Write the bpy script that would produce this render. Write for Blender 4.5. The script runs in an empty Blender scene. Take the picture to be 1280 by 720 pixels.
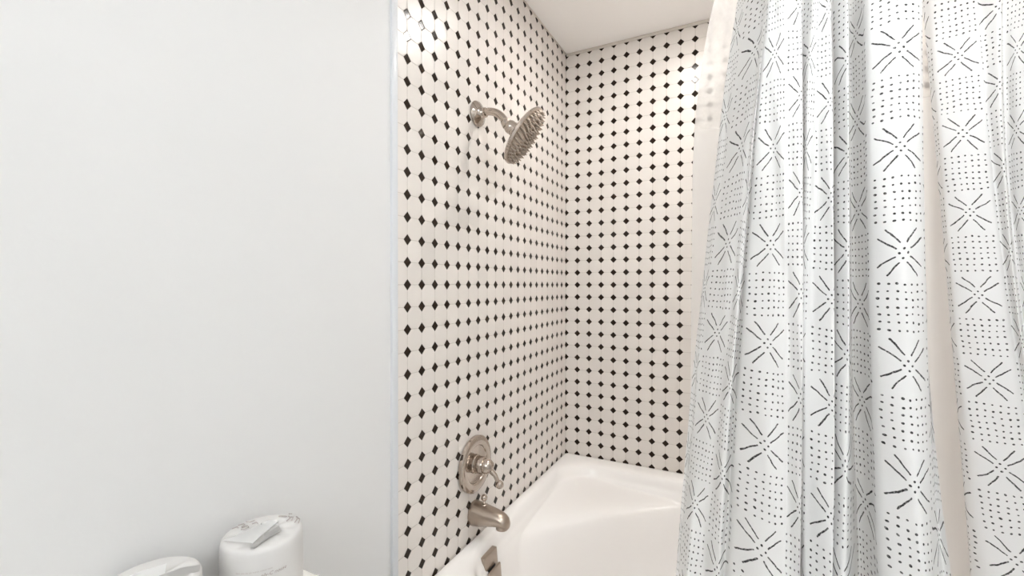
import bpy, bmesh, math, random
from mathutils import Vector, Matrix
random.seed(7)
S = bpy.context.scene
COL = S.collection
pi = math.pi
H0 = 1.22                     # camera height above the floor
CEIL = H0 + 0.975
P = 0.0508                    # pitch of the octagon tiles
CAM = Vector((.6786, -1.8142, H0))
F = 566.256                   # focal length in pixels of the 1280 wide frame

# ------------------------------------------------------------------ helpers
def link(o, parent=None):
    COL.objects.link(o)
    if parent: o.parent = parent
    return o

def finish(name, bm, mat, parent=None, smooth=True, origin=None, auto=None):
    """bmesh in world space -> one mesh object whose origin is at origin / the parent's origin"""
    w = Vector(origin) if origin is not None else (world_loc(parent) if parent else Vector((0, 0, 0)))
    bmesh.ops.translate(bm, verts=bm.verts, vec=-w)
    me = bpy.data.meshes.new(name)
    bm.to_mesh(me); bm.free()
    me.materials.append(mat)
    for p in me.polygons: p.use_smooth = smooth
    if smooth and auto is not None:
        try: me.set_sharp_from_angle(angle=math.radians(auto))
        except Exception: pass
    o = bpy.data.objects.new(name, me)
    link(o, parent)
    o.location = w - (world_loc(parent) if parent else Vector((0, 0, 0)))
    return o

def world_loc(o):
    v = Vector((0, 0, 0))
    while o is not None:
        v = v + o.location; o = o.parent
    return v

def thing(name, loc, label, cat, group=None):
    o = bpy.data.objects.new(name, None); link(o); o.location = loc
    o.empty_display_size = .05
    return tag(o, label, cat, group)

def tag(o, label, cat, group=None):
    o['label'] = label; o['category'] = cat
    if group: o['group'] = group
    return o

def structure(o, label=None, cat=None):
    o['kind'] = 'structure'
    if label: o['label'] = label
    if cat: o['category'] = cat
    return o

def frame(axis, up=(0, 0, 1)):
    z = Vector(axis).normalized(); u = Vector(up)
    if abs(z.dot(u.normalized())) > .98: u = Vector((0, 1, 0))
    x = u.cross(z).normalized(); y = z.cross(x)
    return Matrix((x, y, z)).transposed()

def box(bm, lo, hi, bev=0, seg=2):
    lo = Vector(lo); hi = Vector(hi)
    r = bmesh.ops.create_cube(bm, size=1)
    vs = r['verts']
    for v in vs: v.co = Vector(((lo[i] + hi[i]) / 2 + v.co[i] * (hi[i] - lo[i]) for i in range(3)))
    if bev:
        es = list({e for v in vs for e in v.link_edges})
        bmesh.ops.bevel(bm, geom=es, offset=bev, segments=seg, profile=.5, affect='EDGES')

def lathe(bm, prof, origin, axis, n=32, cap=True):
    """prof: (radius, height) along axis"""
    M = frame(axis); o = Vector(origin); rings = []
    for r, h in prof:
        if r < 1e-6: rings.append([bm.verts.new(o + M @ Vector((0, 0, h)))])
        else: rings.append([bm.verts.new(o + M @ Vector((r * math.cos(2 * pi * i / n), r * math.sin(2 * pi * i / n), h))) for i in range(n)])
    bridge_rings(bm, rings, cap)

def bridge_rings(bm, rings, cap=True):
    for a, b in zip(rings, rings[1:]):
        n = max(len(a), len(b))
        for i in range(n):
            j = (i + 1) % n
            if len(a) == 1 and len(b) == 1: continue
            if len(a) == 1: bm.faces.new((a[0], b[i], b[j]))
            elif len(b) == 1: bm.faces.new((a[j], a[i], b[0]))
            else: bm.faces.new((a[i], b[i], b[j], a[j]))
    if cap:
        for r in (rings[0], rings[-1]):
            if len(r) > 2: bm.faces.new(r)
    bmesh.ops.recalc_face_normals(bm, faces=bm.faces)

def tube(bm, pts, rad, n=20, squash=None):
    pts = [Vector(p) for p in pts]
    if not hasattr(rad, '__len__'): rad = [rad] * len(pts)
    rings = []
    up = Vector((0, 1, 0))
    for i, p in enumerate(pts):
        t = (pts[min(i + 1, len(pts) - 1)] - pts[max(i - 1, 0)]).normalized()
        M = frame(t, up)
        sx, sy = (1, 1) if squash is None else squash[i]
        rings.append([bm.verts.new(p + M @ Vector((rad[i] * sx * math.cos(2 * pi * k / n), rad[i] * sy * math.sin(2 * pi * k / n), 0))) for k in range(n)])
    bridge_rings(bm, rings)

def ball(bm, c, r, n=24):
    prof = [(r * math.sin(pi * i / 14), -r * math.cos(pi * i / 14)) for i in range(15)]
    prof[0] = (0, -r); prof[-1] = (0, r)
    lathe(bm, prof, c, (0, 0, 1), n)

# pixel of the photograph -> direction (camera basis measured from the tile grid)
a_, b_, c_ = -.4759, -.0071, .0006
FW = Vector((math.sin(a_) * math.cos(b_), math.cos(a_) * math.cos(b_), math.sin(b_)))
R0 = Vector((math.cos(a_), -math.sin(a_), 0)); U0 = R0.cross(FW)
RT = math.cos(c_) * R0 + math.sin(c_) * U0; UP = math.cos(c_) * U0 - math.sin(c_) * R0

# ------------------------------------------------------------------ node expressions
class T:
    """a node tree with arithmetic"""
    def __init__(s, mat):
        s.t = mat.node_tree; s.n = s.t.nodes; s.l = s.t.links
    def node(s, typ, **kw):
        n = s.n.new(typ)
        for k, v in kw.items(): setattr(n, k, v)
        return n
    def put(s, sock, v):
        if isinstance(v, V): s.l.new(v.s, sock)
        elif hasattr(v, 'is_output'): s.l.new(v, sock)
        else: sock.default_value = v
    def m(s, op, *a, clamp=False):
        n = s.node('ShaderNodeMath', operation=op); n.use_clamp = clamp
        for i, v in enumerate(a): s.put(n.inputs[i], v)
        return V(s, n.outputs[0])
    def step(s, x, lo, hi):
        n = s.node('ShaderNodeMapRange', interpolation_type='SMOOTHSTEP')
        s.put(n.inputs[0], x); n.inputs[1].default_value = lo; n.inputs[2].default_value = hi
        return V(s, n.outputs[0])
    def mix(s, f, a, b):
        n = s.node('ShaderNodeMix', data_type='RGBA')
        s.put(n.inputs[0], f); s.put(n.inputs[6], a); s.put(n.inputs[7], b)
        return V(s, n.outputs[2])
    def vec(s, x, y, z=0.0):
        n = s.node('ShaderNodeCombineXYZ')
        for i, v in enumerate((x, y, z)): s.put(n.inputs[i], v)
        return V(s, n.outputs[0])
    def noise(s, vec, scale, detail=2.0, rough=.5):
        n = s.node('ShaderNodeTexNoise'); s.put(n.inputs['Vector'], vec)
        n.inputs['Scale'].default_value = scale; n.inputs['Detail'].default_value = detail; n.inputs['Roughness'].default_value = rough
        return n
    def white(s, vec):
        n = s.node('ShaderNodeTexWhiteNoise', noise_dimensions='3D'); s.put(n.inputs['Vector'], vec)
        return n
class V:
    def __init__(s, t, sock): s.t = t; s.s = sock
    def __add__(s, o): return s.t.m('ADD', s, o)
    def __radd__(s, o): return s.t.m('ADD', o, s)
    def __sub__(s, o): return s.t.m('SUBTRACT', s, o)
    def __rsub__(s, o): return s.t.m('SUBTRACT', o, s)
    def __mul__(s, o): return s.t.m('MULTIPLY', s, o)
    def __rmul__(s, o): return s.t.m('MULTIPLY', o, s)
    def __truediv__(s, o): return s.t.m('DIVIDE', s, o)
    def abs(s): return s.t.m('ABSOLUTE', s)
    def round(s): return s.t.m('ROUND', s)
    def floor(s): return s.t.m('FLOOR', s)
    def min(s, o): return s.t.m('MINIMUM', s, o)
    def max(s, o): return s.t.m('MAXIMUM', s, o)

def new_mat(name):
    m = bpy.data.materials.new(name); m.use_nodes = True
    t = T(m); b = t.n['Principled BSDF']
    return m, t, b

def rgb(h):
    return tuple((c / 12.92 if c <= .04045 else ((c + .055) / 1.055) ** 2.4) for c in (int(h[i:i + 2], 16) / 255 for i in (0, 2, 4))) + (1,)

def simple(name, col, rough=.5, metal=0, bump=0, bscale=200, var=0, coat=0):
    m, t, b = new_mat(name)
    b.inputs['Base Color'].default_value = col
    b.inputs['Roughness'].default_value = rough; b.inputs['Metallic'].default_value = metal
    b.inputs['Coat Weight'].default_value = coat; b.inputs['Coat Roughness'].default_value = .08
    tc = t.node('ShaderNodeTexCoord').outputs['Object']
    if var:
        n = t.noise(tc, 9, 3)
        c2 = tuple(c * (1 - var) for c in col[:3]) + (1,)
        t.put(b.inputs['Base Color'], t.mix(V(t, n.outputs[0]), col, c2))
    if bump:
        n = t.noise(tc, bscale, 4)
        bn = t.node('ShaderNodeBump'); bn.inputs['Strength'].default_value = bump; bn.inputs['Distance'].default_value = .001
        t.l.new(n.outputs[0], bn.inputs['Height']); t.l.new(bn.outputs[0], b.inputs['Normal'])
    return m

def tile_mat(name, axis, off):
    """white octagons with small black square dots; axis 0: runs along X, 1: along Y"""
    m, t, b = new_mat(name)
    pos = t.node('ShaderNodeNewGeometry').outputs['Position']
    sp = t.node('ShaderNodeSeparateXYZ'); t.l.new(pos, sp.inputs[0])
    a = (V(t, sp.outputs[axis]) - off) / P
    c = (V(t, sp.outputs[2]) - H0) / P
    ra, rc = a.round(), c.round()
    fx, fy = (a - ra).abs(), (c - rc).abs()
    md = fx + fy
    DOT, GR = .250, .020
    dot = t.step(md, DOT + .004, DOT - .004)
    ddot = (DOT - md) * .707
    doct = ((md - (DOT + .024)) * .707).min(fx.min(fy) - GR * .6)
    edge = ddot.max(doct)                                   # distance inside the nearest tile edge, < 0 in the grout
    h = t.step(edge, -.010, .026)
    grout = t.step(edge, .006, -.012)
    # a little tilt of every tile
    idv = t.mix(dot, t.vec(a.floor(), c.floor(), 3.0), t.vec(ra, rc, 9.0))
    wn = t.white(idv)
    sub = t.node('ShaderNodeVectorMath', operation='SUBTRACT'); t.l.new(wn.outputs['Color'], sub.inputs[0]); sub.inputs[1].default_value = (.5, .5, .5)
    mul = t.node('ShaderNodeVectorMath', operation='SCALE'); t.l.new(sub.outputs[0], mul.inputs[0]); mul.inputs['Scale'].default_value = .045
    ge = t.node('ShaderNodeNewGeometry').outputs['Normal']
    add = t.node('ShaderNodeVectorMath', operation='ADD'); t.l.new(ge, add.inputs[0]); t.l.new(mul.outputs[0], add.inputs[1])
    nrm = t.node('ShaderNodeVectorMath', operation='NORMALIZE'); t.l.new(add.outputs[0], nrm.inputs[0])
    bp = t.node('ShaderNodeBump'); bp.inputs['Strength'].default_value = .5; bp.inputs['Distance'].default_value = .0014
    t.put(bp.inputs['Height'], h); t.l.new(nrm.outputs[0], bp.inputs['Normal'])
    t.l.new(bp.outputs[0], b.inputs['Normal'])
    tone = t.mix(V(t, wn.outputs['Value']), (.725, .683, .642, 1), (.765, .722, .680, 1))
    colr = t.mix(grout, tone, (.50, .455, .41, 1))
    colr = t.mix(dot, colr, (.026, .017, .012, 1))  # brown of warm reflections is tinted into the black dots
    t.put(b.inputs['Specular IOR Level'], .5 - dot * .33)
    t.put(b.inputs['Base Color'], colr)
    t.put(b.inputs['Roughness'], .31 + grout * .4 - dot * .2)
    return m

def segdist(t, x, y, A, B):
    dx, dy = B[0] - A[0], B[1] - A[1]; L2 = dx * dx + dy * dy
    q = t.m('ADD', (x - A[0]) * (dx / L2), (y - A[1]) * (dy / L2), clamp=True)
    ex = x - A[0] - q * dx; ey = y - A[1] - q * dy
    return t.m('SQRT', ex * ex + ey * ey)

def cloth_mat(name, col, printed, trans=.25):
    m, t, b = new_mat(name)
    uv = t.node('ShaderNodeUVMap').outputs[0]
    sp = t.node('ShaderNodeSeparateXYZ'); t.l.new(uv, sp.inputs[0])
    u, v = V(t, sp.outputs[0]), V(t, sp.outputs[1])
    color = col
    if printed:
        nz = t.noise(uv, 2.6, 2); s3 = t.node('ShaderNodeSeparateXYZ'); t.l.new(nz.outputs['Color'], s3.inputs[0])
        n2 = t.noise(uv, 17, 2)
        uu = u + (V(t, s3.outputs[0]) - .5) * .10
        vv = v + (V(t, s3.outputs[1]) - .5) * .10
        cu, cv = u.round(), v.round()
        a, bb = uu - cu, vv - cv
        par = t.m('FLOORED_MODULO', cu + cv, 2.0)
        par = t.step(par, .4, .6)                         # 0: crossing strokes, 1: block of dots
        wn = t.white(t.vec(cu, cv, 1.0))
        ax, ay = a.abs(), bb.abs()
        s1 = segdist(t, ax, ay, (.065, .185), (.275, .43))
        s2 = segdist(t, ax, ay, (.135, .075), (.42, .275))
        inkw = V(t, n2.outputs[0])
        w = .0065 + inkw * .016
        line = t.step(s1.min(s2) - w, .004, -.004)
        c1 = t.m('SQRT', (ax - .078) * (ax - .078) + ay * ay * 1.3)
        c2 = t.m('SQRT', ax * ax + (ay - .085) * (ay - .085) * 1.3)
        cd = t.step(c1.min(c2) - .024, .004, -.004)
        xm = line.max(cd)
        g = 7.2
        gx, gy = a * g, bb * g
        rx, ry = gx.round(), gy.round()
        jit = t.white(t.vec(rx + cu * 8.0, ry + cv * 8.0, 5.0)); js = t.node('ShaderNodeSeparateXYZ'); t.l.new(jit.outputs['Color'], js.inputs[0])
        lx = gx - rx + (V(t, js.outputs[0]) - .5) * .12
        ly = gy - ry + (V(t, js.outputs[1]) - .5) * .12
        dd = t.m('SQRT', lx * lx + ly * ly * 1.35)
        ins = t.step(rx.abs().max(ry.abs()), 3.6, 3.4)
        dm = t.step(dd - (.135 + V(t, js.outputs[2]) * .06), .03, -.03) * ins
        ink = xm * (1.0 - par) + dm * par
        dens = t.step(V(t, t.noise(uv, 30, 2).outputs[0]), .25, .55) * .35 + .62
        color = t.mix(ink * dens, col, (.016, .016, .017, 1))
    # woven threads
    wv = t.noise(t.vec(u * 14.0, v * 260.0), 1, 2); wh = t.noise(t.vec(u * 260.0, v * 14.0), 1, 2)
    hh = V(t, wv.outputs[0]) + V(t, wh.outputs[0])
    bp = t.node('ShaderNodeBump'); bp.inputs['Strength'].default_value = .22; bp.inputs['Distance'].default_value = .0006
    t.put(bp.inputs['Height'], hh)
    b.inputs['Roughness'].default_value = .9; b.inputs['Specular IOR Level'].default_value = .15
    t.put(b.inputs['Base Color'], color); t.l.new(bp.outputs[0], b.inputs['Normal'])
    tr = t.node('ShaderNodeBsdfTranslucent'); t.put(tr.inputs['Color'], color)
    mx = t.node('ShaderNodeMixShader'); mx.inputs[0].default_value = trans
    t.l.new(b.outputs[0], mx.inputs[1]); t.l.new(tr.outputs[0], mx.inputs[2])
    t.l.new(mx.outputs[0], t.n['Material Output'].inputs[0])
    return m, t, mx

M_PAINT = simple('white_wall_paint', (.715, .718, .715, 1), .55, bump=.12, bscale=140)
M_CEIL = simple('ceiling_paint', (.965, .95, .94, 1), .75, bump=.1, bscale=160)
M_TILE_L = tile_mat('octagon_tile_plumbing_wall', 1, .0031)
M_TILE_B = tile_mat('octagon_tile_back_wall', 0, .0011)
M_TUB = simple('tub_enamel', (.93, .915, .90, 1), .22, coat=.3)
M_NICKEL = simple('brushed_nickel', (.52, .455, .40, 1), .14, 1, bump=.05, bscale=300)
M_NICKEL2 = simple('satin_nickel_plate', (.46, .39, .33, 1), .3, 1, bump=.05, bscale=300)
M_DARKSLOT = simple('dark_slot', (.03, .027, .025, 1), .6)
M_CAULK = simple('caulk_trim', (.62, .57, .52, 1), .5, bump=.1)
M_EDGE = simple('edge_trim_metal', (.66, .68, .705, 1), .5, 0, coat=.2, bump=.15, bscale=60)
M_PORC = simple('toilet_porcelain', (.88, .86, .81, 1), .15, coat=.4)
M_SEAT = simple('toilet_seat_plastic', (.88, .87, .84, 1), .3)
M_FLOOR = simple('floor_tile', (.55, .53, .50, 1), .35, bump=.1, var=.15)
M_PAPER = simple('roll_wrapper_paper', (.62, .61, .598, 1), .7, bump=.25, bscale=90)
M_PAPER_LIT = simple('roll_wrapper_lit_paper', (.90, .90, .895, 1), .7, bump=.25, bscale=90)  # same wrapper paper, colour raised so the folded flaps look lit
M_PRINT = simple('wrapper_print', (.33, .27, .25, 1), .8)
M_PRINT2 = simple('wrapper_print_faint', (.45, .40, .38, 1), .8)
M_RINGM = simple('rod_steel', (.6, .57, .53, 1), .25, 1)
M_CURT, _, _ = cloth_mat('printed_linen_curtain', (.85, .852, .85, 1), True, .22)
M_LINER, _, _ = cloth_mat('plain_liner_cloth', (.97, .955, .94, 1), False, .52)
M_SHEER, _t, _mx = cloth_mat('sheer_liner_mesh', (.90, .88, .86, 1), False, .3)
_tr = _t.node('ShaderNodeBsdfTransparent'); _m2 = _t.node('ShaderNodeMixShader')
_nz = _t.noise(_t.node('ShaderNodeUVMap').outputs[0], 3.0, 5, .7)
_t.put(_m2.inputs[0], _t.step(V(_t, _nz.outputs[0]), .25, .75) * .12 + .24)
_t.l.new(_mx.outputs[0], _m2.inputs[1]); _t.l.new(_tr.outputs[0], _m2.inputs[2])
_t.l.new(_m2.outputs[0], _t.n['Material Output'].inputs[0])

def emit(name, col, s):
    m, t, b = new_mat(name)
    b.inputs['Base Color'].default_value = (.9, .9, .9, 1)
    b.inputs['Emission Color'].default_value = col; b.inputs['Emission Strength'].default_value = s
    return m
M_LAMPW = emit('warm_lamp_lens', (1, .97, .935, 1), 35)
M_LAMPC = emit('fill_lamp_lens', (.95, .98, 1.0, 1), 14.5)
M_GLOBE = emit('fill_globe_glass', (.95, .98, 1.0, 1), 17)

# ------------------------------------------------------------------ the room
XW, YF, YT = 1.52, -3.15, -1.0455      # right wall, front wall, where the tiles end
def slab(name, lo, hi, mat, label, cat):
    bm = bmesh.new(); box(bm, lo, hi)
    return structure(finish(name, bm, mat, smooth=False, origin=(Vector(lo) + Vector(hi)) / 2), label, cat)
slab('floor', (-.12, YF, -.1), (XW, .1, 0), M_FLOOR, 'grey floor under the bathtub', 'floor')
LAMPS = (((.465, -.45), .050, .058, .008), ((1.0, -1.28), .11, .12, .012), ((1.20, -.45), .050, .058, .008))     # place, lens radius, opening radius, depth of the recess
bm = bmesh.new()
loops = [[(-.12, YF), (XW, YF), (XW, .1), (-.12, .1)]] + [[(x + ro * math.cos(2 * pi * k / 48), y + ro * math.sin(2 * pi * k / 48)) for k in range(48)] for (x, y), rl, ro, dp in LAMPS]
es = []
for lp in loops:
    vs = [bm.verts.new((x, y, CEIL)) for x, y in lp]
    es += [bm.edges.new((vs[k], vs[(k + 1) % len(vs)])) for k in range(len(vs))]
bmesh.ops.triangle_fill(bm, edges=es, use_beauty=True, use_dissolve=False, normal=(0, 0, -1))
ex = bmesh.ops.extrude_face_region(bm, geom=list(bm.faces))
bmesh.ops.translate(bm, verts=[g for g in ex['geom'] if isinstance(g, bmesh.types.BMVert)], vec=(0, 0, .1))
bmesh.ops.recalc_face_normals(bm, faces=bm.faces)
structure(finish('ceiling', bm, M_CEIL, smooth=False, origin=(.7, -1.5, CEIL)), 'plain white ceiling above the shower', 'ceiling')
slab('wall_left', (-.12, YT, 0), (0, 0, CEIL), M_TILE_L, 'octagon and black dot tiled wall carrying the shower fittings', 'wall')
slab('wall_left.001', (-.12, YF, 0), (-.004, YT - .018, CEIL), M_PAINT, 'plain white painted wall left of the tiles', 'wall')
slab('wall_back', (-.12, 0, 0), (XW, .1, CEIL), M_TILE_B, 'octagon and black dot tiled wall behind the tub', 'wall')
slab('wall_right', (XW, YT, 0), (XW + .1, .1, CEIL), M_TILE_L, 'tiled wall at the far end of the tub', 'wall')
slab('wall_right.001', (XW, YF, 0), (XW + .1, YT, CEIL), M_PAINT, 'painted wall opposite the toilet', 'wall')
slab('wall_front', (-.12, YF - .1, 0), (XW, YF, CEIL), M_PAINT, 'painted wall behind the camera', 'wall')
bm = bmesh.new(); box(bm, (-.06, YT - .0185, 0), (.0025, YT - .0005, CEIL), .0022, 2)
structure(finish('trim_1', bm, M_EDGE, origin=(0, YT - .009, 0), auto=40), 'pale edge strip where the tiles meet the white wall', 'trim')
bm = bmesh.new(); box(bm, (.003, -.006, CEIL - .013), (XW, -.0003, CEIL - .0005), .003, 2)
structure(finish('trim_2', bm, M_CAULK, origin=(.5, -.003, CEIL), auto=40), 'beige strip between ceiling and back tiles', 'trim')
bm = bmesh.new(); box(bm, (.0003, YT, CEIL - .007), (.004, -.0062, CEIL - .0005), .0015, 2)
structure(finish('trim_3', bm, M_CAULK, origin=(0, -.5, CEIL), auto=40), 'thin caulk line between ceiling and left tiles', 'trim')

# ------------------------------------------------------------------ lamps
def downlight(spec, mat, label):
    (x, y), r, ro, dp = spec
    t = thing('ceiling_downlight', (x, y, CEIL), label, 'ceiling light', 'recessed ceiling lights')
    bm = bmesh.new(); lathe(bm, [(ro - .001, dp + .004), (ro - .001, .0), (ro + .002, -.004), (ro + .012, -.0035), (ro + .015, -.0005)], (x, y, CEIL), (0, 0, 1), 48, cap=False)
    finish('trim_ring', bm, M_SEAT, t)
    bm = bmesh.new(); lathe(bm, [(0, dp - .002), (r * .6, dp - .0015), (r, dp), (ro - .0015, dp + .002), (ro - .0015, dp + .008), (0, dp + .008)], (x, y, CEIL), (0, 0, 1), 48)
    finish('lamp_lens', bm, mat, t)
downlight(LAMPS[0], M_LAMPW, 'round recessed ceiling light above the tub, nearer the shower fittings')
downlight(LAMPS[2], M_LAMPW, 'round recessed ceiling light added as fill above the far end of the tub')  # unseen second lamp, added to fill the left tiles and the tub
downlight(LAMPS[1], M_LAMPC, 'wide round ceiling light added as fill in front of the shower')  # unseen lamp, added and placed to light painted wall and curtain evenly
vb = thing('fill_globe_light', (.8, YF, 1.80), 'three-globe fill light added on the unseen wall behind the camera', 'fill light')  # unseen fixture, added to light the curtain from the front
bm = bmesh.new(); box(bm, (.5, YF + .0005, 1.76), (1.1, YF + .025, 1.84), .008); finish('back_plate', bm, M_NICKEL, vb, auto=40)
for k in (-.2, 0, .2):
    bm = bmesh.new(); tube(bm, [(.8 + k, YF + .02, 1.80), (.8 + k, YF + .061, 1.8001)], .018)
    finish('socket', bm, M_NICKEL, vb)
    bm = bmesh.new(); ball(bm, (.8 + k, YF + .105, 1.80), .055); finish('globe', bm, M_GLOBE, vb)

# ------------------------------------------------------------------ bathtub
def rrect(x0, x1, y0, y1, r, z, n=10, e=(2, 2, 2, 2), rr=None):
    """rounded rectangle ring, corner order: +x+y, -x+y, -x-y, +x-y"""
    rs = rr or (r, r, r, r)
    out = []
    for q, (cx, cy, sx, sy) in enumerate(((x1, y1, 1, 1), (x0, y1, -1, 1), (x0, y0, -1, -1), (x1, y0, 1, -1))):
        rad = rs[q]
        ts = [i / n for i in range(n + 1)]
        if q in (1, 3): ts = ts[::-1]
        for s in ts:
            th = s * pi / 2
            px = rad * (math.cos(th) ** (2 / e[q])) if math.cos(th) > 1e-9 else 0
            py = rad * (math.sin(th) ** (2 / e[q])) if math.sin(th) > 1e-9 else 0
            out.append(Vector((cx - sx * rad + sx * px, cy - sy * rad + sy * py, z)))
    # straight sides get points of their own
    res = []
    m = 8
    k = n + 1
    for q in range(4):
        seg = out[q * k:(q + 1) * k]
        res += seg
        nx = out[((q + 1) % 4) * k]
        for i in range(1, m): res.append(seg[-1].lerp(nx, i / m))
    return res
RIM = H0 - .711
TY0 = -.985
tub_rings = [
    rrect(.0015, XW - .0015, TY0, -.0015, .012, .0),
    rrect(.0015, XW - .0015, TY0, -.0015, .012, .06),
    rrect(.0015, XW - .0015, TY0 + .004, -.0015, .012, RIM - .05),
    rrect(.0015, XW - .0015, TY0, -.0015, .012, RIM - .02),
    rrect(.0015, XW - .0015, TY0 + .002, -.0015, .012, RIM - .006),
    rrect(.003, XW - .003, TY0 + .01, -.003, .012, RIM),
    rrect(.02, XW - .05, TY0 + .05, -.03, .04, RIM + .001),
    rrect(.030, XW - .085, TY0 + .078, -.062, .10, RIM - .0005),
    rrect(.037, XW - .095, TY0 + .088, -.074, .125, RIM - .006),
    rrect(.042, XW - .102, TY0 + .094, -.081, .135, RIM - .018),
    rrect(.046, XW - .108, TY0 + .098, -.086, .14, RIM - .04),
    rrect(.050, XW - .115, TY0 + .102, -.092, .15, RIM - 0.0470),
    rrect(.0525, XW - .135, TY0 + .105, -.097, .2, RIM - 0.0570, rr=(.21, .24, .15, .15), e=(1.8, 1.75, 2, 2)),
    rrect(.0545, XW - .15, TY0 + .107, -.101, .3, RIM - 0.0640, rr=(.31, .37, .16, .16), e=(1.7, 1.62, 2, 2)),
    rrect(.057, XW - .16, TY0 + .109, -.106, .3, RIM - 0.0710, rr=(.36, .43, .16, .16), e=(1.6, 1.5, 2, 2)),
    rrect(.060, XW - .17, TY0 + .112, -.112, .3, RIM - 0.0830, rr=(.37, .44, .17, .17), e=(1.5, 1.37, 2, 2)),
    rrect(.064, XW - .185, TY0 + .116, -.121, .3, RIM - 0.1050, rr=(.38, .45, .18, .18), e=(1.5, 1.37, 2, 2)),
    rrect(.078, XW - .25, TY0 + .13, -.155, .3, RIM - .21, rr=(.36, .43, .18, .18), e=(1.6, 1.5, 2, 2)),
    rrect(.095, XW - .34, TY0 + .145, -.20, .3, RIM - .31, rr=(.32, .38, .18, .18), e=(1.8, 1.7, 2, 2)),
    rrect(.13, XW - .41, TY0 + .18, -.25, .25, RIM - .362, rr=(.28, .32, .16, .16)),
    rrect(.22, XW - .52, TY0 + .27, -.33, .18, RIM - .378),
]
bm = bmesh.new()
rv = [[bm.verts.new(p) for p in r] for r in tub_rings]
bridge_rings(bm, rv)
tub = finish('bathtub', bm, M_TUB, origin=(0.76, -.49, 0))
tag(tub, 'white built-in bathtub below the tiled walls', 'bathtub')
sub = tub.modifiers.new('smooth', 'SUBSURF'); sub.levels = 1; sub.render_levels = 2
# overflow plate with its flip lever, on the end wall below the spout
OY, OX, OZ = -.735, .0475, RIM - .028
nrm = Vector((1, 0, .08)).normalized()
def plate_box(bm, y0, y1, d0, d1, z0, z1, bev):
    # local: depth along +X from the end wall, slightly leaning back as the wall does
    b2 = bmesh.new(); box(b2, (d0, y0, z0), (d1, y1, z1), bev, 3)
    for v in b2.verts:
        v.co = Vector((OX + v.co.x - v.co.z * .09, OY + v.co.y, OZ + v.co.z))
    me = bpy.data.meshes.new('tmp'); b2.to_mesh(me); b2.free(); bm.from_mesh(me); bpy.data.meshes.remove(me)
bm = bmesh.new(); plate_box(bm, -.034, .034, -.006, .010, -.095, 0, .002)
pl = finish('overflow_plate', bm, M_NICKEL2, tub, auto=30); pl['label'] = 'brushed nickel overflow plate'
bm = bmesh.new(); plate_box(bm, -.035, .030, .015, .022, -.085, -.036, .0035)
plate_box(bm, -.026, .020, .009, .017, -.076, -.044, .003)
lv = finish('overflow_lever', bm, M_NICKEL2, pl, auto=30)
bm = bmesh.new(); plate_box(bm, -.022, .016, .0095, .0115, -.044, -.037, .0008)
finish('overflow_slot', bm, M_DARKSLOT, pl, auto=30)
bm = bmesh.new(); lathe(bm, [(0, .006), (.02, .006), (.032, .003), (.034, 0)], (.34, OY, RIM - .3765), (0, 0, 1), 28); finish('drain', bm, M_NICKEL, tub)

# ------------------------------------------------------------------ shower head
FY = -.717
sh = thing('overhead_shower', (0, FY, H0 + .483), 'round rain shower head on a bent arm from the tiled wall', 'shower head')
fl = Vector((0, FY, H0 + .483))
bm = bmesh.new(); lathe(bm, [(0, .0005), (.034, .0005), (.036, .004), (.033, .009), (.022, .015), (.014, .021), (.0135, .03), (0, .03)], fl, (1, 0, 0), 36)
finish('flange', bm, M_NICKEL, sh, auto=50)
J = Vector((.098, FY, H0 + .437))
path = []
pts = [Vector((0.01, FY, H0 + .483)), Vector((.05, FY, H0 + .489)), Vector((.078, FY, H0 + .476)), J.copy()]
for i in range(19):
    s = i / 18; q = (1 - s)
    path.append(pts[0] * q ** 3 + pts[1] * 3 * s * q * q + pts[2] * 3 * s * s * q + pts[3] * s ** 3)
bm = bmesh.new(); tube(bm, path, .0105, 24); finish('shower_arm', bm, M_NICKEL, sh)
AX = Vector((.80, .23, -.60)).normalized()
bm = bmesh.new()
ad = (path[-1] - path[-3]).normalized()
lathe(bm, [(0, -.014), (.0135, -.014), (.0148, -.011), (.0148, .001), (.0135, .003), (0, .003)], J, ad, 8)
finish('hex_nut', bm, M_NICKEL, sh, smooth=False)
bm = bmesh.new(); ball(bm, J + AX * .012, .0185); lathe(bm, [(0, .014), (.017, .014), (.019, .02), (.017, .034), (.016, .042), (0, .042)], J, AX, 28)
finish('ball_joint', bm, M_NICKEL, sh, auto=50)
HC = J + AX * .036
R_ = .084
bm = bmesh.new(); lathe(bm, [(0, -.004), (.02, -.004), (.03, .001), (.055, .008), (.074, .012), (R_ - .003, .0155), (R_, .0185), (R_, .0245), (R_ - .003, .027), (0, .028)], HC, AX, 64)
hd = finish('head_disc', bm, M_NICKEL, sh, auto=40)
bm = bmesh.new(); MF = frame(AX)
for ring, cnt in ((.008, 4), (.02, 9), (.032, 14), (.044, 19), (.056, 24), (.067, 29), (.077, 34)):
    for k in range(cnt):
        th = 2 * pi * (k + .5 * (cnt % 2)) / cnt
        lathe(bm, [(.0030, .0), (.0026, .004), (.0016, .0085), (0, .009)], HC + MF @ Vector((ring * math.cos(th), ring * math.sin(th), .0275)), AX, 6)
nz = finish('spray_nozzles', bm, M_NICKEL2, hd); nz['kind'] = 'stuff'

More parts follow.
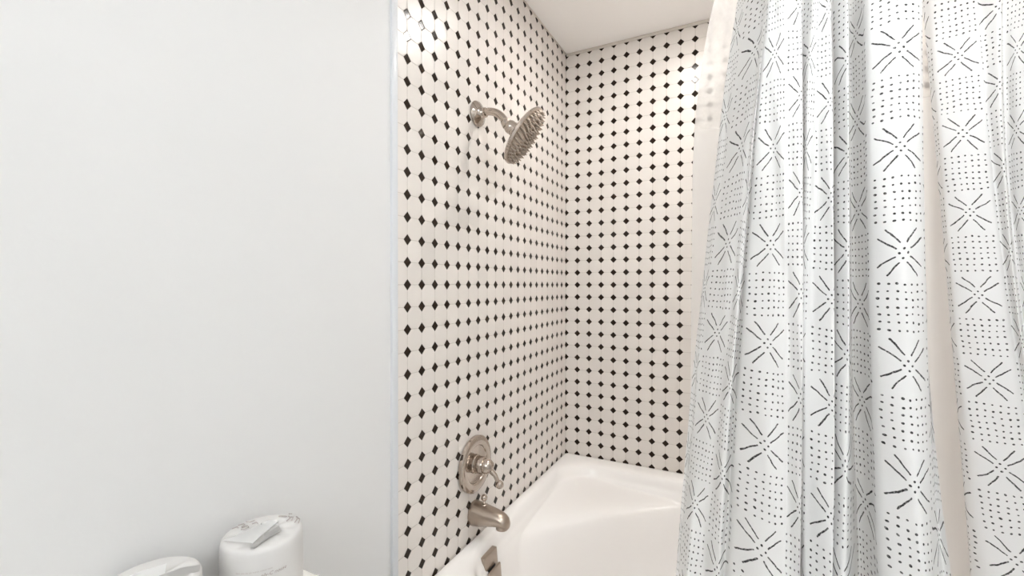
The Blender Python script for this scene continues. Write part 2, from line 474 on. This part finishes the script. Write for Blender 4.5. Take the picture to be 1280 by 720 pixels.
# ------------------------------------------------------------------ shower valve
VY, VZ = -.735, H0 - .502
sv = thing('shower_valve', (0, VY, VZ), 'round nickel shower valve with ball-ended lever above the tub spout', 'shower valve')
bm = bmesh.new(); lathe(bm, [(0, .0005), (.076, .0005), (.0785, .003), (.0785, .011), (.075, .0145), (.068, .0155), (.055, .0155), (.0525, .014), (.051, .0105), (.049, .0095), (0, .009)], (0, VY, VZ), (1, 0, 0), 64)
finish('escutcheon', bm, M_NICKEL, sv, auto=40)
bm = bmesh.new(); lathe(bm, [(0, .008), (.025, .008), (.0255, .012), (.0235, .014), (.0235, .036), (.0225, .038), (0, .038)], (0, VY, VZ), (1, 0, 0), 40)
finish('hub', bm, M_NICKEL, sv, auto=40)
bm = bmesh.new(); lathe(bm, [(0, .036), (.0205, .036), (.0212, .042), (.0195, .052), (.014, .060), (.006, .064), (0, .0645)], (0, VY, VZ), (1, 0, 0), 36)
lever0 = Vector((.052, VY, VZ - .006)); lever1 = Vector((.079, VY + .003, VZ - .040))
tube(bm, [lever0, lever0.lerp(lever1, .5) + Vector((.004, 0, .002)), lever1], [.0085, .0062, .0058], 18)
lvv = finish('lever', bm, M_NICKEL, sv, auto=50)
bm = bmesh.new(); ball(bm, lever1 + (lever1 - lever0).normalized() * .006, .0115); finish('lever_knob', bm, M_NICKEL, lvv)

# ------------------------------------------------------------------ tub spout
SZ = H0 - .640
sp = thing('tub_spout', (0, VY, SZ), 'nickel bathtub spout with a small pull knob on top', 'tub spout')
bm = bmesh.new()
prof = [(.0005, 0, .030, .033), (.006, 0, .031, .034), (.012, 0, .0305, .033), (.03, .0005, .0295, .0305), (.05, .001, .0275, .0265), (.07, .0015, .0255, .0225), (.086, .001, .0235, .0195), (.097, -.0015, .0215, .0175), (.106, -.0055, .0185, .0150), (.112, -.0095, .0125, .0105), (.114, -.0115, .005, .004)]
rings = []
for x, dz, ry, rz in prof:
    rings.append([bm.verts.new(Vector((x, VY + ry * math.copysign(abs(math.cos(2 * pi * k / 32)) ** .85, math.cos(2 * pi * k / 32)), SZ + dz + rz * math.sin(2 * pi * k / 32)))) for k in range(32)])
bridge_rings(bm, rings)
lathe(bm, [(.0165, 0), (.0165, .0135), (.0135, .014), (.0135, .002), (0, .002)], (.092, VY, SZ - .0105), (0, 0, -1), 28, cap=False)
body = finish('spout_body', bm, M_NICKEL2, sp, auto=60)
bm = bmesh.new(); tube(bm, [(.036, VY, SZ + .024), (.036, VY, SZ + .042)], .0038, 14); ball(bm, (.036, VY, SZ + .049), .0092)
lathe(bm, [(.0085, 0), (.0085, .004), (.005, .006), (.004, .006)], (.036, VY, SZ + .0265), (0, 0, 1), 20)
finish('diverter_knob', bm, M_NICKEL, sp)

# ------------------------------------------------------------------ curtains
def plane_point(px, z, D):
    """point at height z on the plane D in front of the camera (along +Y), seen in column px"""
    xp = (px - 640) / F
    den = FW.y + RT.y * xp
    return Vector((CAM.x + D * (FW.x + RT.x * xp) / den, CAM.y + D, z))
def row_of(p):
    d = p - CAM
    return 360 - F * d.dot(UP) / d.dot(FW)
def col_at(c, y):
    y0, y1, y2 = c
    if y < 0: return y0 + (y0 - y1) / 360 * (-y) * .55
    if y > 720: return y2 + (y2 - y1) / 360 * (y - 720) * .6
    s = y / 360
    return y0 * (s - 1) * (s - 2) / 2 + y1 * s * (2 - s) + y2 * s * (s - 1) / 2

def catmull(ps, sub):
    out = []
    n = len(ps)
    for i in range(n - 1):
        p0 = ps[max(i - 1, 0)]; p1 = ps[i]; p2 = ps[i + 1]; p3 = ps[min(i + 2, n - 1)]
        for k in range(sub):
            t = k / sub
            out.append([.5 * (2 * b + (c - a) * t + (2 * a - 5 * b + 4 * c - d) * t * t + (3 * b - a - 3 * c + d) * t ** 3)
                        for a, b, c, d in zip(p0, p1, p2, p3)])
    out.append(list(ps[-1]))
    return out

def smoothst(x): x = max(0, min(1, x)); return x * x * (3 - 2 * x)

def curtain(name, table, Dof, ztop, zbot, mat, sub=7, nz=110, v0=1.285, cell=.08, wob=.0016, parent=None, damp=None, vs=lambda u: 0):
    """table rows: (u in pattern cells, columns at rows 0/360/720, depth toward the camera)"""
    bm = bmesh.new(); uvl = bm.loops.layers.uv.new('UVMap')
    grid = []; U = []
    for iz in range(nz + 1):
        z = ztop + (zbot - ztop) * iz / nz
        ps = []
        for (u, cols, d) in table:
            dd = d[0] * (1 - smoothst((H0 + .45 - z) / .9)) + d[1] * smoothst((H0 + .45 - z) / .9) if isinstance(d, tuple) else d
            if damp: dd *= damp(z)
            D = Dof(z) - dd
            px = cols[1]
            for _ in range(5):
                p = plane_point(px, z, D); px = col_at(cols, row_of(p))
            p = plane_point(px, z, D)
            ps.append((p.x, p.y, u))
        line = catmull(ps, sub)
        row = []
        for k, (x, y, u) in enumerate(line):
            w = wob * (math.sin(u * 5.1 + z * 7.3) + math.sin(u * 2.3 - z * 11.7 + 1.3) + .6 * math.sin(u * 9.7 + z * 23))
            row.append(bm.verts.new((x + w * .3, y + w, z)))
        grid.append(row); U = [l[2] for l in line]
    for iz in range(nz):
        for k in range(len(U) - 1):
            f = bm.faces.new((grid[iz][k], grid[iz + 1][k], grid[iz + 1][k + 1], grid[iz][k + 1]))
            for lp, (a, b) in zip(f.loops, ((iz, k), (iz + 1, k), (iz + 1, k + 1), (iz, k + 1))):
                z = ztop + (zbot - ztop) * a / nz
                lp[uvl].uv = (U[b], (z - v0 + vs(U[b])) / cell)
    top = grid[0]
    tops = [v.co.copy() for v in top]
    o = finish(name, bm, mat, parent, origin=None if parent else tops[len(tops) // 2])
    return o, tops

ROD_Y, ROD_Z = -.755, H0 + .865
def D1(z):
    h = z - H0
    d = .88 + .17 * h if h > -.55 else .88 - .17 * .55 + .10 * (h + .55)
    if h > .5:
        s = smoothst((h - .5) / .28); d = d * (1 - s) + (ROD_Y - CAM.y) * s
    return d
def D2(z):
    h = z - H0
    d = 1.16 + .09 * h
    if h > .5:
        s = smoothst((h - .5) / .28); d = d * (1 - s) + (ROD_Y - CAM.y + .02) * s
    return d
panel1 = [
    (-1.35, (920, 877, 846), (.0, -.14)),
    (-.9, (926, 882, 848), (.02, -.13)),
    (-.5, (932, 887, 850), (.04, -.12)),
    (0, (951, 903, 860), (.085, -.092)),
    (.5, (956, 916, 879), (0.105, -0.08)),
    (.85, (959, 921, 891), (0.11, -0.058)),
    (1.1, (959, 925, 900), (0.1, -0.05)),
    (1.3, (957, 928, 907), (.045, -.065)),
    (1.55, (958, 935, 916), (0.062, -0.03)),
    (2, (968, 962, 952), (0.07, 0.002)),
    (2.42, (978, 979, 978), (0.075, 0.006)),
    (2.6, (984, 987, 985), (0.074, 0.006)),
    (3.0, (998, 1002, 1000), (0.075, 0.02)),
    (3.2, (999, 1004, 1002), (0.06, 0.012)),
    (3.6, (1001, 1003, 1003), (.010, -.060)),
    (4.0, (1012, 1003, 1003), (0.045, -0.026)),
    (4.4, (1021, 1008, 1006), (0.045, -0.004)),
    (4.6, (1023, 1018, 1016), (0.032, 0.004)),
    (5.0, (1034, 1040, 1040), (0.042, 0.022)),
    (5.2, (1036, 1043, 1042), (0.03, 0.012)),
    (5.5, (1038, 1041, 1038), (-.03, -.050)),
    (5.7, (1046, 1046, 1042), (0.0, -0.01)),
    (6.0, (1057, 1060, 1055), (0.018, 0.01)),
    (6.2, (1058, 1062, 1064), (0.004, -0.004)),
    (6.5, (1058, 1063, 1073), (-.055, -.085)),
    (6.75, (1062, 1067, 1079), (-.065, -.095)),
    (7.05, (1069, 1076, 1089), (-.05, -.08)),
    (7.3, (1076, 1084, 1097), (-.025, -.04)),
    (7.45, (1079, 1087, 1101), (.012, .006)),
    (7.62, (1090, 1101, 1119), .030),
    (8.0, (1120, 1132, 1152), .046),
    (8.35, (1143, 1150, 1167), .034),
    (8.6, (1150, 1157, 1171), .012),
    (8.75, (1149, 1157, 1176), -.010),
    (9.1, (1147, 1155, 1182), -.020),
    (9.45, (1148, 1154, 1192), -.014),
]
zt1 = ROD_Z - .045
c1, tops1 = curtain('shower_curtain', panel1, D1, zt1, .03, M_CURT, vs=lambda u: .017 * smoothst((u - 3) / 4.5) - .008 * smoothst(1.5 - u), damp=lambda z: 1 - .85 * smoothst((H0 - .53 - z) / .16))
tag(c1, 'white shower curtain gathered in many narrow folds, left of the plain gap', 'curtain', 'printed shower curtain panels')
panel2 = [
    (19.15, (1150, 1184, 1216), -.030),
    (19.35, (1154, 1187, 1220), -.016),
    (19.55, (1164, 1194, 1240), .000),
    (20, (1191, 1222, 1277), .012),
    (20.45, (1216, 1251, 1311), .012),
    (20.65, (1222, 1260, 1322), .008),
    (21.0, (1246, 1268, 1337), .028),
    (21.12, (1250, 1271, 1340), .018),
    (21.4, (1250, 1272, 1343), -.022),
    (21.6, (1258, 1276, 1350), -.022),
    (22, (1272, 1284, 1368), -.006),
    (22.4, (1288, 1302, 1390), .010),
    (22.8, (1306, 1326, 1410), .020),
    (23.1, (1312, 1334, 1420), .000),
    (23.5, (1318, 1340, 1430), -.020),
    (24, (1345, 1372, 1460), .010),
    (24.5, (1366, 1396, 1490), .000),
]
c2, tops2 = curtain('shower_curtain', panel2, D2, zt1, .40, M_CURT, v0=1.285 + .0 + .072, cell=.0775, nz=100)
tag(c2, 'white printed shower curtain panel at the right edge, right of the plain gap', 'curtain', 'printed shower curtain panels')

# plain liner with a sheer window at its top, hanging inside the tub
LD = 1.275
seam = H0 + (plane_point(868, H0, LD) - CAM).dot(FW) * (356 - 165) / F
def liner_col(y):
    pts = [(-300, 925), (0, 893.5), (40, 884.5), (85, 877.5), (130, 871.5), (165, 868.5), (210, 866.5), (260, 866), (420, 865), (1000, 862)]
    for (a, ca), (b, cb) in zip(pts, pts[1:]):
        if y <= b: return ca + (cb - ca) * (y - a) / (b - a)
    return pts[-1][1]
def liner_mesh(z0, z1, nz, mat, name, parent=None, origin=None):
    bm = bmesh.new(); uvl = bm.loops.layers.uv.new('UVMap'); g = []
    N = 90
    for iz in range(nz + 1):
        z = z0 + (z1 - z0) * iz / nz
        D = LD
        h = z - H0
        if h > .5: s = smoothst((h - .5) / .28); D = LD * (1 - s) + (ROD_Y - CAM.y + .035) * s
        px = 870
        for _ in range(5):
            p = plane_point(px, z, D); px = liner_col(row_of(p))
        x0 = plane_point(px, z, D).x; x1 = 1.46 - .20 * smoothst((H0 - .45 - z) / .35)
        row = []
        for k in range(N + 1):
            s = k / N
            x = x0 + (x1 - x0) * s
            am = .010 * min(1, s * 6)
            y = CAM.y + D + am * math.sin(s * 46 + .4 * math.sin(z * 3)) - .022 * math.exp(-s * 30)
            row.append(bm.verts.new((x, y, z)))
        g.append(row)
    for iz in range(nz):
        for k in range(N):
            f = bm.faces.new((g[iz][k], g[iz + 1][k], g[iz + 1][k + 1], g[iz][k + 1]))
            for lp, (a, b) in zip(f.loops, ((iz, k), (iz + 1, k), (iz + 1, k + 1), (iz, k + 1))):
                lp[uvl].uv = ((g[0][b].co.x) / .08, (z0 + (z1 - z0) * a / nz) / .08)
    return finish(name, bm, mat, parent, origin=origin)
ln = liner_mesh(seam, .40, 60, M_LINER, 'shower_liner', origin=(1.0, CAM.y + LD, seam))
tag(ln, 'plain off-white shower liner hanging behind the printed curtains', 'curtain liner')
mw = liner_mesh(zt1, seam, 50, M_SHEER, 'sheer_panel', ln); mw['label'] = 'see-through mesh band at the top of the liner'

# rod and rings above the picture
bm = bmesh.new(); tube(bm, [(.001, ROD_Y, ROD_Z), (XW - .001, ROD_Y, ROD_Z)], .0125, 24)
rod = finish('shower_rod', bm, M_RINGM, origin=(.76, ROD_Y, ROD_Z)); tag(rod, 'round metal shower rod carrying the curtains', 'curtain rod')
for x in (.001, XW - .013):
    bm = bmesh.new(); lathe(bm, [(0, 0), (.026, 0), (.026, .012), (0, .012)], (x, ROD_Y, ROD_Z), (1, 0, 0), 28); finish('rod_flange', bm, M_RINGM, rod)
def rings_for(o, tops, step):
    for p in tops[step // 2::step]:
        bm = bmesh.new(); n = 20
        c = Vector((p.x, (ROD_Y + p.y) / 2, (ROD_Z + p.z) / 2 + .004)); d = Vector((0, ROD_Y - p.y, ROD_Z - p.z + .012)); L = max(.032, d.length / 2 + .008)
        pts = []
        dn = d.normalized(); sd = Vector((0, dn.z, -dn.y))
        for i in range(n + 1):
            th = 2 * pi * i / n; pts.append(c + dn * (L * math.cos(th)) + sd * (.018 * math.sin(th)))
        tube(bm, pts, .0015, 6); finish('curtain_ring', bm, M_RINGM, o)
rings_for(c1, tops1, 31); rings_for(c2, tops2, 25)

# ------------------------------------------------------------------ toilet below the picture
LIDZ = H0 - .455
to = thing('toilet', (.32, -1.56, 0), 'white toilet against the wall, carrying the two wrapped rolls', 'toilet')
bm = bmesh.new(); box(bm, (.022, -1.735, .38), (.195, -1.335, LIDZ - .035), .025, 4); finish('tank', bm, M_PORC, to, auto=60)
bm = bmesh.new(); box(bm, (.012, -1.755, LIDZ - .034), (.208, -1.318, LIDZ), .012, 4); finish('tank_lid', bm, M_PORC, to, auto=60)
bm = bmesh.new(); tube(bm, [(.195, -1.68, LIDZ - .08), (.215, -1.68, LIDZ - .08), (.217, -1.62, LIDZ - .085)], [.008, .008, .006], 12); finish('flush_lever', bm, M_NICKEL, to)
bm = bmesh.new(); rr = []
for z, cx, rx, ry in ((0, .36, .22, .12), (.05, .36, .21, .11), (.2, .38, .2, .115), (.3, .43, .25, .15), (.36, .44, .275, .18), (.395, .44, .28, .185), (.395, .45, .22, .14), (.3, .45, .16, .11), (.22, .42, .08, .06)):
    rr.append([bm.verts.new((cx + rx * math.cos(2 * pi * k / 40), -1.535 + ry * math.sin(2 * pi * k / 40), z)) for k in range(40)])
bridge_rings(bm, rr); finish('bowl', bm, M_PORC, to)
bm = bmesh.new(); rr = []
for z, s in ((.397, 1.0), (.405, 1.03), (.425, 1.03), (.435, 1.0), (.437, .6), (.437, 0.05)):
    rr.append([bm.verts.new((.445 + .27 * s * math.cos(2 * pi * k / 40), -1.535 + .183 * s * math.sin(2 * pi * k / 40), z)) for k in range(40)])
bridge_rings(bm, rr); finish('seat_lid', bm, M_SEAT, to)

# ------------------------------------------------------------------ wrapped toilet rolls
def sheet(bm, rows, thick=.0007):
    """a folded strip of paper from rows of points"""
    g = [[bm.verts.new(p) for p in r] for r in rows]
    fs = []
    for a, b in zip(g, g[1:]):
        for k in range(len(a) - 1): fs.append(bm.faces.new((a[k], b[k], b[k + 1], a[k + 1])))
    r = bmesh.ops.solidify(bm, geom=fs, thickness=thick)

def roll(cx, cy, ztop, r, rot, label, seed, dent):
    rnd = random.Random(seed)
    base = LIDZ + .0005
    t = thing('toilet_roll', (cx, cy, base), label, 'toilet paper', 'wrapped toilet rolls on the tank')
    bm = bmesh.new(); n = 96; rings = []
    def wob(th, z): return 1 + .005 * math.sin(3 * th + seed) + .003 * math.sin(7 * th + z * 9 + seed)
    hs = [(0, .93), (.004, .985), (.02, 1.0), (.05, 1.0), (.08, .998), (.092, .992)]
    Ht = ztop - base
    for f, s in ((0, .90), (.03, .975), (.12, 1), (.3, 1.0), (.5, 1.0), (.7, 1.0), (.88, .995), (.95, .985), (.985, .955), (1.0, .90)):
        rings.append([bm.verts.new((cx + r * s * wob(2 * pi * k / n, f) * math.cos(2 * pi * k / n), cy + r * s * wob(2 * pi * k / n, f) * math.sin(2 * pi * k / n), base + f * Ht)) for k in range(n)])
    # pleated, tucked-in top
    for s in (.8, .68, .55, .42, .3, .2, .12, .05):
        ring = []
        for k in range(n):
            th = 2 * pi * k / n
            ple = .0016 * abs(math.sin(th * 5.5 + seed + 2.0 * s)) * (s < .9) + .0012 * math.sin(th * 9 + seed * 2 + 5 * s)
            dip = dent * (1 - s) ** 1.2
            ring.append(bm.verts.new((cx + r * s * math.cos(th), cy + r * s * math.sin(th), ztop + ple * (1 - abs(2 * s - 1) * .4) - dip)))
        rings.append(ring)
    bridge_rings(bm, rings)
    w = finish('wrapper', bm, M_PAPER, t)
    return t, w

CX1, CY1, RZ, RR = .0695, -1.4060, H0 - .351, .0525
t1, w1 = roll(CX1, CY1, RZ, RR, 0, 'wrapped toilet roll nearer the tiles, with printed lines on its side', 3, .004)
# directions on the roll's top as the camera sees them: e1 away to the right of the picture, e2 away from the camera
e1 = Vector((RT.x, RT.y, 0)).normalized(); e2 = Vector((FW.x, FW.y, 0)).normalized()
def top1(a, b, h=0): return Vector((CX1, CY1, RZ)) + e1 * (a * RR) + e2 * (b * RR) + Vector((0, 0, h))
def fold(rowsdef, name, mat, parent, topf):
    bm = bmesh.new(); sheet(bm, [[topf(*p) for p in r] for r in rowsdef]); return finish(name, bm, mat, parent, auto=50)
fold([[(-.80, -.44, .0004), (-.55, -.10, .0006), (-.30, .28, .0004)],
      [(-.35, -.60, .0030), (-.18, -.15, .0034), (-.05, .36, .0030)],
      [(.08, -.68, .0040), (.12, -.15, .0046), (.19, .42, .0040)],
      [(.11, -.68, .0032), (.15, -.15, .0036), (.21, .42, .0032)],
      [(.09, -.68, .0018), (.13, -.15, .0020), (.20, .42, .0018)]], 'folded_flap', M_PAPER_LIT, t1, top1)
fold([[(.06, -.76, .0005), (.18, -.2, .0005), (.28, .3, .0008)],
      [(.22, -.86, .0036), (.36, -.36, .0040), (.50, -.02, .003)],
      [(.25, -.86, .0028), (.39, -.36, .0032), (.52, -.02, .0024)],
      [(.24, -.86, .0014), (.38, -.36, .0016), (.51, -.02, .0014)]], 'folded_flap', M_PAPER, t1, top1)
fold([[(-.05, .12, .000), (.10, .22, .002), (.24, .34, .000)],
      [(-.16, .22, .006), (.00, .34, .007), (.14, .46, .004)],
      [(-.24, .34, .000), (-.10, .46, .000), (.04, .58, .000)]], 'folded_flap', M_PAPER_LIT, t1, top1)
# printed squiggles on the top
def strokes(name, lines, topf, mat, parent, w=.0007):
    bm = bmesh.new()
    for ln_ in lines:
        tube(bm, [topf(a, b, .0022) for a, b in ln_], w, 5)
    return finish(name, bm, mat, parent)
for pr in ([
    [(-.86, .05), (-.78, .16), (-.72, .10)], [(-.80, .22), (-.70, .32), (-.62, .24), (-.66, .14)], [(-.62, .10), (-.54, .22), (-.46, .14), (-.52, .02), (-.60, .02)],
    [(-.70, .42), (-.58, .40), (-.50, .50)], [(-.46, .30), (-.40, .40), (-.32, .34)]], [
    [(.34, .74), (.44, .62), (.42, .46)], [(.40, .66), (.50, .70), (.54, .48)], [(.58, .70), (.74, .56)], [(.66, .62), (.68, .38)], [(.74, .56), (.80, .36)],
    [(.06, .72), (.20, .74), (.30, .72)], [(.28, .86), (.38, .86)]]):
    strokes('wrapper_print', pr, top1, M_PRINT2, t1)
# printed lines around its side: one fine line of words, a bolder one under it
def side_text(body, size, z, th0, mat, parent, name, shear=0.0):
    cu = bpy.data.curves.new(name, 'FONT'); cu.body = body; cu.size = size; cu.extrude = 0; cu.shear = shear; cu.resolution_u = 2
    ob = bpy.data.objects.new(name, cu); COL.objects.link(ob)
    dg = bpy.context.evaluated_depsgraph_get(); dg.update()
    me = bpy.data.meshes.new_from_object(ob.evaluated_get(dg))
    bpy.data.objects.remove(ob)
    bm = bmesh.new(); bm.from_mesh(me); bpy.data.meshes.remove(me)
    bmesh.ops.subdivide_edges(bm, edges=[e for e in bm.edges if e.calc_length() > .002], cuts=1)
    rad = RR * 1.008 + .0003
    for v in bm.verts:
        th = th0 + v.co.x / rad
        v.co = Vector((CX1 + rad * math.cos(th), CY1 + rad * math.sin(th), z + v.co.y))
    return finish(name, bm, mat, parent, smooth=False)
thc = math.atan2(CAM.y - CY1, CAM.x - CX1)
side_text('iiinii nm iin nii minin niiinii imin', .0036, RZ - .0275, thc - .62, M_PRINT2, t1, 'fine_print')
side_text('ply-C nouse', .0066, RZ - .0350, thc - .05, M_PRINT, t1, 'bold_print', .3)

CX2, CY2 = .062, -1.540
t2, w2 = roll(CX2, CY2, RZ + .006, .0515, 0, 'wrapped toilet roll farther from the tiles, cut by the bottom edge', 8, .006)
def top2(a, b, h=0): return Vector((CX2, CY2, RZ + .006)) + e1 * (a * RR) + e2 * (b * RR) + Vector((0, 0, h))
fold([[(-.7, -.1, .0005), (-.3, .2, .002), (.02, .46, .002)], [(-.55, -.25, .007), (-.18, .06, .010), (.10, .36, .008)], [(-.42, -.42, .001), (-.04, -.1, .001), (.18, .2, .000)]], 'folded_flap', M_PAPER_LIT, t2, top2)
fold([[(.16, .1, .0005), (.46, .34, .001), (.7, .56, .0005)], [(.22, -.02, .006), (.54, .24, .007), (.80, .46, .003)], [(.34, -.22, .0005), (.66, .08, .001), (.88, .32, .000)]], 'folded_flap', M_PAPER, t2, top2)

# ------------------------------------------------------------------ camera and view
cam = bpy.data.cameras.new('camera'); co = bpy.data.objects.new('camera', cam); COL.objects.link(co)
co.matrix_world = Matrix.Translation(CAM) @ Matrix((RT, UP, -FW)).transposed().to_4x4()
cam.sensor_width = 36; cam.lens = 36 * F / 1280; cam.clip_start = .02
S.camera = co
w = bpy.data.worlds.new('world'); S.world = w; w.use_nodes = True
w.node_tree.nodes['Background'].inputs[0].default_value = (.8, .85, .9, 1); w.node_tree.nodes['Background'].inputs[1].default_value = .3
S.view_settings.view_transform = 'Standard'; S.view_settings.look = 'None'
S.view_settings.gamma = 1; S.view_settings.use_curve_mapping = False
S.view_settings.exposure = 1.84
S.cycles.max_bounces = 16; S.cycles.diffuse_bounces = 10; S.cycles.glossy_bounces = 6; S.cycles.transparent_max_bounces = 8
S.cycles.caustics_reflective = True
